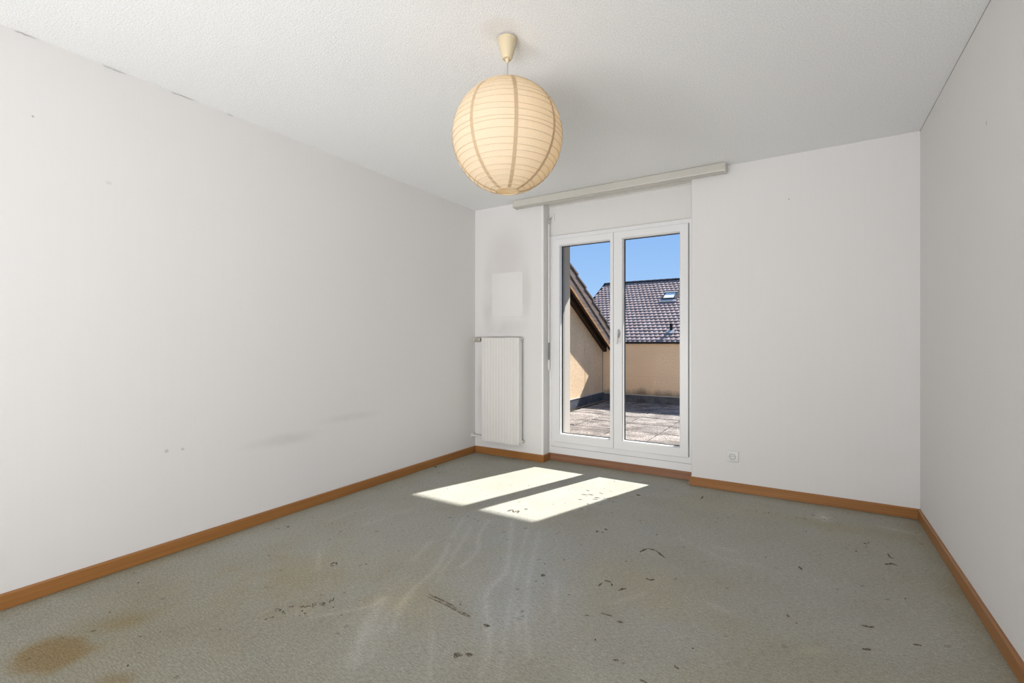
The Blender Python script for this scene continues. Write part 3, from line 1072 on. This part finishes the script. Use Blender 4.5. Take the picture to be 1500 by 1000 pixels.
for i, la in enumerate(ths):
    bm = nb()
    r0 = LR * math.cos(la)
    zz = LZ + LR * math.sin(la)
    tx, ty = random.uniform(-0.03, 0.03), random.uniform(-0.03, 0.03)
    q = 0.00095 if 0 < i < NH - 1 else 0.0020
    n, mm = 64, 6
    rings = []
    for a in range(n):
        t = 2 * PI * a / n
        cx, cy = math.cos(t), math.sin(t)
        dz = tx * r0 * cx + ty * r0 * cy if 0 < i < NH - 1 else 0.0
        # keep a tilted hoop on the paper
        rt = math.sqrt(max(LR ** 2 - (zz + dz - LZ) ** 2, 1e-6)) + 0.0005
        rings.append([bm.verts.new((LX + (rt + q * math.cos(2 * PI * b / mm)) * cx, LY + (rt + q * math.cos(2 * PI * b / mm)) * cy,
                                    zz + dz + q * math.sin(2 * PI * b / mm))) for b in range(mm)])
    for a in range(n):
        A, C = rings[a], rings[(a + 1) % n]
        for b in range(mm):
            d = (b + 1) % mm
            bm.faces.new((A[b], C[b], C[d], A[d]))
    obj('hoop', bm, m_wire, ln, True)
# wire spider holding the shade on the cord
bm = nb()
ztop = LZ + LR * math.sin(ths[-1])
rt = LR * math.cos(ths[-1])
for k in range(3):
    a = 2 * PI * k / 3
    path_tube(bm, [(LX + 0.012 * math.cos(a), LY + 0.012 * math.sin(a), LZ + 0.125), (LX + rt * 0.7 * math.cos(a), LY + rt * 0.7 * math.sin(a), ztop - 0.03),
                   (LX + rt * math.cos(a), LY + rt * math.sin(a), ztop)], 0.0014, 6)
obj('wire_spider', bm, m_wire, ln, True)

# ------------------------------------------------------------------ torn and dirty spots in the carpet (pieces of the floor)


def flake(bm, pts, wd, h=0.004, jag=0.45):
    """irregular thin raised ribbon along pts."""
    P = []
    pts = [Vector((x, y)) for x, y in pts]
    if len(pts) == 1:
        a = random.uniform(0, PI)
        pts = [pts[0] - Vector((math.cos(a), math.sin(a))) * wd * 0.6, pts[0] + Vector((math.cos(a), math.sin(a))) * wd * 0.6]
    for a, b in zip(pts[:-1], pts[1:]):
        n = max(2, int((b - a).length / 0.008))
        P += [a.lerp(b, k / n) for k in range(n)]
    P.append(pts[-1])
    rows = []
    for i, p in enumerate(P):
        d = (P[min(i + 1, len(P) - 1)] - P[max(i - 1, 0)]).normalized()
        nrm = Vector((-d.y, d.x))
        e = math.sin(PI * (i + 0.35) / (len(P) - 0.3)) ** 0.5
        l, r = wd * 0.5 * e * random.uniform(1 - jag, 1 + jag), wd * 0.5 * e * random.uniform(1 - jag, 1 + jag)
        hh = h * random.uniform(0.5, 1.3) * max(e, 0.3)
        rows.append([bm.verts.new((*(p + nrm * l), -0.001)), bm.verts.new((*(p + nrm * l * 0.5), hh)), bm.verts.new((*(p - nrm * r * 0.5), hh * 0.8)), bm.verts.new((*(p - nrm * r), -0.001))])
    for a, b in zip(rows[:-1], rows[1:]):
        for j in range(3):
            bm.faces.new((a[j], a[j + 1], b[j + 1], b[j]))
    bm.faces.new(rows[0])
    bm.faces.new(rows[-1][::-1])


def mark(items, mat=None, name='carpet_tear'):
    bm = nb()
    for pts, wd in items:
        flake(bm, pts, wd)
    return obj(name, bm, mat or m_backing, floor)


strip = [(1.409, 1.553), (1.487, 1.546), (1.561, 1.538), (1.613, 1.529), (1.664, 1.522)]
mark([(strip, 0.019)], m_raised, 'carpet_ridge')
mark([([(x, y + 0.0095) for x, y in strip[:3]], 0.0045), ([(x, y - 0.008) for x, y in strip], 0.0045), (strip[3:], 0.008)])
mark([([(1.739, 1.509), (1.765, 1.510)], 0.016)])
mark([([(1.750, 1.312), (1.781, 1.318)], 0.022), ([(1.758, 1.300), (1.772, 1.304)], 0.012)])
mark([([(1.784, 1.333), (1.809, 1.340)], 0.020)])
mark([([(1.155, 2.597), (1.176, 2.639)], 0.016), ([(1.176, 2.635), (1.200, 2.600)], 0.013), ([(1.200, 2.60), (1.216, 2.645)], 0.013), ([(1.222, 2.64), (1.226, 2.60)], 0.012),
      ([(1.23, 2.688), (1.25, 2.70)], 0.010)])
mark([([(1.742, 1.970), (1.760, 1.976)], 0.022)])
mark([([(1.768, 3.362), (1.795, 3.362)], 0.028)])
mark([([(1.768, 2.591), (1.782, 2.592)], 0.020), ([(1.800, 2.598), (1.808, 2.599)], 0.016), ([(1.798, 2.649), (1.815, 2.650)], 0.018)])
mark([([(2.064, 2.457), (2.085, 2.521)], 0.009), ([(2.085, 2.523), (2.132, 2.518)], 0.008), ([(2.132, 2.518), (2.193, 2.458)], 0.011)])
mark([([(2.169, 2.202), (2.19, 2.193), (2.208, 2.212)], 0.012)])
mark([([(2.009, 2.016), (2.013, 2.050)], 0.008), ([(2.015, 2.08), (2.045, 2.081)], 0.008), ([(2.050, 2.07), (2.061, 2.051)], 0.010)])
mark([([(2.099, 2.027), (2.11, 2.051), (2.124, 2.063)], 0.010)])
mark([([(2.097, 1.819), (2.144, 1.825)], 0.008), ([(2.173, 1.80), (2.196, 1.805)], 0.010), ([(2.048, 1.774), (2.064, 1.779)], 0.009)])
mark([([(2.237, 1.576), (2.254, 1.583)], 0.010)])
mark([([(2.343, 1.53), (2.369, 1.527)], 0.008)])
mark([([(2.424, 1.656), (2.439, 1.65)], 0.008)])
mark([([(2.178, 3.515), (2.179, 3.585)], 0.012)])
mark([([(3.161, 3.12), (3.166, 3.068), (3.181, 3.06)], 0.010), ([(3.132, 2.96), (3.162, 2.987), (3.184, 2.975)], 0.012)])
mark([([(2.772, 2.711), (2.786, 2.679)], 0.012)])
mark([([(2.985, 2.278), (3.009, 2.277), (3.025, 2.292)], 0.010)])
mark([([(2.974, 2.102), (3.0, 2.115)], 0.010)])
mark([([(2.738, 2.206), (2.745, 2.193)], 0.010)])
mark([([(3.134, 2.234), (3.158, 2.239)], 0.010)])
mark([([(3.068, 3.209), (3.083, 3.208)], 0.012)])
mark([([(0.808, 1.516), (0.807, 1.541)], 0.010), ([(0.815, 1.545), (0.84, 1.527)], 0.010), ([(0.838, 1.515), (0.818, 1.508)], 0.008)])
mark([([(1.19, 1.362), (1.216, 1.372)], 0.014)], m_raised, 'carpet_ridge')
mark([([(0.183, 1.686), (0.197, 1.695)], 0.012)])
mark([([(0.016, 3.193), (0.061, 3.174)], 0.016)])
# crackled patch of broken backing, faint cracks in the sunlit patch
it = []
for _ in range(34):
    u, v = random.uniform(-1, 1), random.uniform(-1, 1)
    cx, cy = 1.045 + 0.13 * u * 0.62 + 0.03 * v, 1.205 + 0.13 * u * 0.72 - 0.035 * v
    a = random.uniform(0, 2 * PI)
    L = random.uniform(0.006, 0.018)
    it.append(([(cx, cy), (cx + L * math.cos(a), cy + L * math.sin(a))], random.uniform(0.003, 0.005)))
mark(it, None, 'carpet_crackle')
it = []
for _ in range(16):
    cx, cy = random.uniform(1.42, 1.66), random.uniform(2.98, 3.28)
    a = random.uniform(-0.4, 0.5)
    L = random.uniform(0.015, 0.05)
    it.append(([(cx, cy), (cx + L * math.cos(a), cy + L * math.sin(a))], random.uniform(0.003, 0.006)))
mark(it, m_raised, 'carpet_crackle')
it = []
for _ in range(80):
    cx, cy = random.uniform(0.15, 3.3), random.uniform(0.5, 3.65)
    it.append(([(cx, cy)], random.uniform(0.003, 0.007)))
bmx = mark(it, None, 'carpet_specks')
bmx['kind'] = 'stuff'

# ------------------------------------------------------------------ terrace
TX0, TX1, TY0, TY1 = -0.45, 5.05, YO, 8.50
ter = struct('floor_terrace', B(TX0, TX1, TY0, TY1, -0.30, -0.02), m_joint, 'terrace of square exposed aggregate pavers outside the balcony door')
base = bpy.data.meshes.new('paver')
bm = box(nb(), -0.268, 0.268, -0.268, 0.268, -0.045, 0.0, 0.008, 1)
bm.to_mesh(base)
bm.free()
base.materials.append(m_paver)
for j in range(9):
    for i in range(11):
        cx, cy = 0.75 - 0.275 - 0.55 * 2 + 0.55 * i, 5.20 - 0.275 - 0.55 + 0.55 * j
        if cx < TX0 + 0.02 or cx > TX1 or cy < TY0 + 0.1 or cy > TY1 - 0.1:
            continue
        o = bpy.data.objects.new('paver', base)
        o.parent = ter
        o.location = (cx, cy, random.uniform(-0.004, 0.004))
        o.rotation_euler = (random.uniform(-0.004, 0.004), random.uniform(-0.004, 0.004), random.uniform(-0.006, 0.006))
        COL.objects.link(o)

SL = 0.546                                           # slope of the side roof


def zref(y):
    return 2.349 - SL * (y - 6.515)                  # top of the verge tiles


def zwall(y):
    return zref(y) - 0.345


# gable wall left of the terrace: two rendered panels with an open joint
gw = struct_empty('wall_terrace_left', (TX0, 6.4, 0), 'tan rough rendered gable wall left of the terrace')
for a, b in ((TY0, 7.622), (7.640, 8.455)):
    obj('render_panel', prism(nb(), [(a, -0.3), (b, -0.3), (b, zwall(b)), (a, zwall(a))], 'X', TX0 - 0.25, TX0), m_stucco, gw)
obj('joint_filler', B(TX0 - 0.2, TX0 - 0.012, 7.61, 7.65, -0.3, zwall(7.645)), m_cap, gw)
obj('corner_gap', B(TX0 - 0.2, TX0 - 0.01, 8.45, TY1, -0.3, zwall(TY1)), m_cap, gw)
obj('flashing', prism(nb(), [(TX0, 0.0), (TX0 + 0.010, 0.0), (TX0 + 0.008, 0.150), (TX0, 0.150)], 'Y', TY0, TY1 - 0.01), m_flash, gw)
obj('flashing_lip', B(TX0, TX0 + 0.016, TY0, TY1 - 0.012, 0.150, 0.162), m_lip, gw)

pw2 = struct('wall_terrace_far', B(TX0, TX1 + 0.25, TY1, TY1 + 0.25, -0.3, 1.068), m_stucco_far, 'tan rendered parapet closing the far side of the terrace')
obj('flashing', prism(nb(), [(TY1, 0.0), (TY1 - 0.010, 0.0), (TY1 - 0.008, 0.128), (TY1, 0.128)], 'X', TX0 + 0.012, TX1), m_flash, pw2)
obj('flashing_lip', B(TX0 + 0.016, TX1, TY1 - 0.014, TY1, 0.128, 0.140), m_lip, pw2)
obj('coping', B(TX0, TX1 + 0.28, TY1 - 0.028, TY1 + 0.28, 1.058, 1.098, bev=0.003), m_cap, pw2)
obj('render_joint', B(TX0, TX1, TY1 - 0.0015, TY1 + 0.01, 0.466, 0.472), m_stucco, pw2)
struct('wall_terrace_right', B(TX1, TX1 + 0.25, TY0, TY1, -0.3, 1.068), m_stucco_far, 'tan rendered parapet on the open side of the terrace')
bm = nb()
box(bm, TX0, 0.0, TY0 - 0.25, TY0, -0.3, 2.6)
box(bm, 3.4, TX1 + 0.25, TY0 - 0.25, TY0, -0.3, 2.6)
struct('wall_house_outer', bm, m_outwall, 'outer house wall around the balcony door')
struct('roof_overhang', B(TX0 - 0.2, TX1 + 0.25, TY0, 5.18, 2.34, 2.50), m_rafter, 'dark wooden eave over the balcony door')

# roof on the gable wall: verge boards, rafter, tiles
rf = thing('gable_roof', 'dark weathered tiled roof slope with wooden verge boards left of the terrace', 'roof', (-0.45, 6.4, 1.8))
YE = 8.475


def band(o0, o1, x0, x1, mat, name, ye=YE, zmin=0.90, y0=4.3, **k):
    poly = [(y0, zref(y0) - o1), (ye, zref(ye) - o1), (ye, zref(ye) - o0), (y0, zref(y0) - o0)]
    poly = clip(poly, lambda p: p[1] - zmin)
    return obj(name, prism(nb(), poly, 'X', x0, x1), mat, rf, **k)


band(0.050, 0.185, -0.285, -0.250, m_verge, 'verge_board')
band(0.195, 0.335, -0.290, -0.262, m_verge, 'verge_board')
band(0.182, 0.198, -0.288, -0.268, m_rafter, 'board_joint')
band(0.325, 0.366, -0.30, -0.258, m_batten, 'verge_batten', zmin=0.90, label='raw orange wood batten')
band(0.364, 0.375, -0.30, -0.265, m_rafter, 'board_joint')
band(0.130, 0.372, -0.448, -0.375, m_rafter, 'rafter', label='dark brown rafter')
band(0.07, 0.16, -3.2, -0.288, m_rafter, 'roof_deck', zmin=0.85, ye=8.7)
for yy in (7.25, 8.05):
    obj('rafter_bolt', tube(nb(), (-0.386, yy, zref(yy) - 0.26), (-0.376, yy, zref(yy) - 0.26), 0.014, n=10), m_lip, rf, True)
tl = bpy.data.meshes.new('roof_tile')
an = math.atan(SL)
bm = nb()
# one flat tile: local x across, local y down the slope; the lower end rides on the next course
prism(bm, [(-0.03, -0.012), (0.375, 0.018), (0.375, 0.048), (0.37, 0.052), (-0.03, 0.012)], 'X', -0.148, 0.148)
bm.to_mesh(tl)
bm.free()
tl.materials.append(m_sidetile)
for cc in range(3):
    k = 0
    while True:
        y = 4.50 + k * 0.322 + 0.1
        if y > 8.5:
            break
        o = bpy.data.objects.new('roof_tile', tl)
        o.parent = rf
        o.location = Vector((-0.385 - 0.30 * cc, y, zref(y) - 0.045)) - rf.location
        o.rotation_euler = (-an, 0, random.uniform(-0.01, 0.01))
        COL.objects.link(o)
        k += 1

# ------------------------------------------------------------------ neighbouring house
EY, EZ = 20.50, 1.0
PT = math.tan(R(29.5))
PA = R(29.5)
RY = 26.60
RZ = EZ + (RY - EY) * PT
NX0, NX1 = -7.30, 4.0
nh = thing('neighbour_house', 'house beyond the terrace parapet with a mauve pantiled roof and skylight', 'house', (-1.6, 26.6, -5.5))
bm = nb()
box(bm, NX0 + 0.5, NX1 - 0.5, EY + 0.5, 2 * RY - EY - 0.5, -5.5, EZ + 0.2)
prism(bm, [(EY + 0.5, EZ + 0.2), (2 * RY - EY - 0.5, EZ + 0.2), (RY, RZ - 0.15)], 'X', NX0 + 0.5, NX1 - 0.5)
obj('wall', bm, m_outwall, nh)


def zroof(y):
    return EZ + (y - EY) * PT


bm = nb()
prism(bm, [(EY, EZ - 0.16), (RY, RZ - 0.16), (RY, RZ - 0.02), (EY, EZ - 0.02)], 'X', NX0, NX1)
obj('roof_deck', bm, m_ridge, nh)
bm = nb()
YB2 = 2 * RY - EY
prism(bm, [(YB2, EZ - 0.16), (RY, RZ - 0.16), (RY, RZ + 0.02), (YB2, EZ + 0.02)], 'X', NX0, NX1)
obj('rear_roof', bm, m_tile, nh)
obj('verge_board', prism(nb(), [(EY, EZ - 0.20), (RY, RZ - 0.20), (RY, RZ + 0.03), (EY, EZ + 0.03)], 'X', NX0 - 0.04, NX0 + 0.02), m_rafter, nh)
obj('gutter', path_tube(nb(), [(NX0, EY - 0.06, EZ - 0.06), (NX1, EY - 0.06, EZ - 0.06)], 0.07, 12), m_cap, nh)

TW, TE = 0.213, 0.292            # tile cover width and course height along the slope
NC = 7


def tile_pts():
    top = []
    for i in range(NC):
        u = i / (NC - 1)
        top.append((u * TW, 0.012 * math.cos(2 * PI * (u - 0.28))))
    return top


def tile_geo():
    V, F = [], []
    L = TE + 0.05
    for (yy, up) in ((0.0, 0.050), (L, 0.0)):
        for x, z in tile_pts():
            V.append((x, yy - (3.2 * z if yy == 0.0 else 0.0), z + up))
    for x, z in tile_pts():
        V.append((x, -3.2 * z + 0.006, z - 0.006))
    for i in range(NC - 1):
        F.append((i, i + 1, NC + i + 1, NC + i))
        F.append((2 * NC + i, 2 * NC + i + 1, i + 1, i))
    return V, F


TV, TF = tile_geo()
tmesh = bpy.data.meshes.new('roof_tile')
tmesh.from_pydata(TV, [], TF)
for pgn in tmesh.polygons:
    pgn.use_smooth = False
tmesh.materials.append(m_tile)
SLL = (RY - EY) / math.cos(PA)
nrow = int(SLL / TE)
cells = []
sk = (-3.38, -2.78, 24.30, 24.95)            # skylight footprint
vp = (-2.27, 21.45)
for r in range(nrow):
    d = r * TE
    y = EY + d * math.cos(PA)
    off = (r % 2) * TW * 0.5
    for cidx in range(int((NX1 - NX0) / TW)):
        x = NX0 + cidx * TW + off
        if x + TW > NX1:
            continue
        if sk[0] - 0.05 < x + TW / 2 < sk[1] + 0.05 and sk[2] - 0.05 < y + 0.1 < sk[3] + 0.05:
            continue
        t = (y - EY) / (RY - EY)
        lo, hi = -4.35 - 1.75 * t, -1.70 - 1.30 * t
        vis = lo < x < hi
        cells.append((0 if vis else 1, y, x, d))
cells.sort()
sv, sf = [], []
cs, sn = math.cos(PA), math.sin(PA)
for i, (vis, y, x, d) in enumerate(cells):
    jz = random.uniform(-0.003, 0.003)
    if i < 298:
        o = bpy.data.objects.new('roof_tile', tmesh)
        o.parent = nh
        o.location = Vector((x, y, EZ + d * sn + jz)) - nh.location
        o.rotation_euler = (PA, 0, 0)
        COL.objects.link(o)
    else:
        b = len(sv)
        for vx_, vy_, vz_ in TV:
            sv.append((x + vx_ - nh.location.x, y + vy_ * cs - vz_ * sn - nh.location.y, EZ + d * sn + vy_ * sn + vz_ * cs + jz - nh.location.z))
        sf += [tuple(b + q for q in f) for f in TF]
me = bpy.data.meshes.new('tile_field')
me.from_pydata(sv, [], sf)
me.materials.append(m_tile)
o = bpy.data.objects.new('tile_field', me)
o.parent = nh
o['kind'] = 'stuff'
COL.objects.link(o)
# ridge tiles
rm = bpy.data.meshes.new('ridge_tile')
bm = nb()
pr = [(0.15 * math.cos(t), 0.11 * math.sin(t)) for t in [PI * i / 8 for i in range(9)]]
v0 = [bm.verts.new((0.0, a, b)) for a, b in pr]
v1 = [bm.verts.new((0.40, a * 1.12, b * 1.12)) for a, b in pr]
for i in range(8):
    bm.faces.new((v0[i], v0[i + 1], v1[i + 1], v1[i]))
bm.faces.new(v1)
bm.faces.new(v0[::-1])
bm.to_mesh(rm)
bm.free()
rm.materials.append(m_ridge)
x = NX0
while x < NX1 - 0.3:
    o = bpy.data.objects.new('ridge_tile', rm)
    o.parent = nh
    o.location = Vector((x, RY, RZ - 0.02)) - nh.location
    COL.objects.link(o)
    x += 0.37
# roof window


def rp(x, y, h):
    return Vector((x, y - h * sn, zroof(y) + h * cs))


def slab(bm, x0, x1, y0, y1, h0, h1):
    vs = [bm.verts.new(rp(x, y, h)) for x in (x0, x1) for y in (y0, y1) for h in (h0, h1)]
    for f in [(0, 1, 3, 2), (4, 6, 7, 5), (0, 4, 5, 1), (2, 3, 7, 6), (0, 2, 6, 4), (1, 5, 7, 3)]:
        bm.faces.new([vs[i] for i in f])
    return bm


sx0, sx1, sy0, sy1 = sk
bm = nb()
slab(bm, sx0, sx1, sy0, sy0 + 0.06, 0.0, 0.13)
slab(bm, sx0, sx1, sy1 - 0.09, sy1, 0.0, 0.13)
slab(bm, sx0, sx0 + 0.05, sy0, sy1, 0.0, 0.13)
slab(bm, sx1 - 0.05, sx1, sy0, sy1, 0.0, 0.13)
sw = obj('roof_window', bm, m_ridge, nh, label='small white roof window')
obj('window_pane', slab(nb(), sx0 + 0.05, sx1 - 0.05, sy0 + 0.06, sy1 - 0.09, 0.06, 0.12), m_skyl, sw)
obj('window_hood', slab(nb(), sx0 - 0.01, sx1 + 0.01, sy1 - 0.09, sy1 + 0.02, 0.13, 0.17), m_lead, sw)
obj('lead_apron', slab(nb(), sx0 - 0.10, sx1 + 0.12, sy0 - 0.24, sy0 - 0.02, 0.055, 0.085), m_lead, sw)
obj('side_flashing', slab(nb(), sx1 + 0.01, sx1 + 0.14, sy0 - 0.02, sy1 + 0.35, 0.05, 0.10), m_ridge, sw)
# vent pipe
zz = zroof(vp[1])
vt = obj('vent_pipe', lathe(nb(), [(0.062, -0.05), (0.062, 0.26), (0.075, 0.26), (0.075, 0.33), (0.05, 0.36)], (vp[0], vp[1], zz), 16), m_cap, nh, True, label='short black vent pipe')
obj('lead_apron', slab(nb(), vp[0] - 0.16, vp[0] + 0.16, vp[1] - 0.24, vp[1] + 0.10, 0.05, 0.075), m_lead, vt)
struct('ground', B(-60, 60, -30, 110, -5.9, -5.5), m_ground, 'lawn far below the terrace')
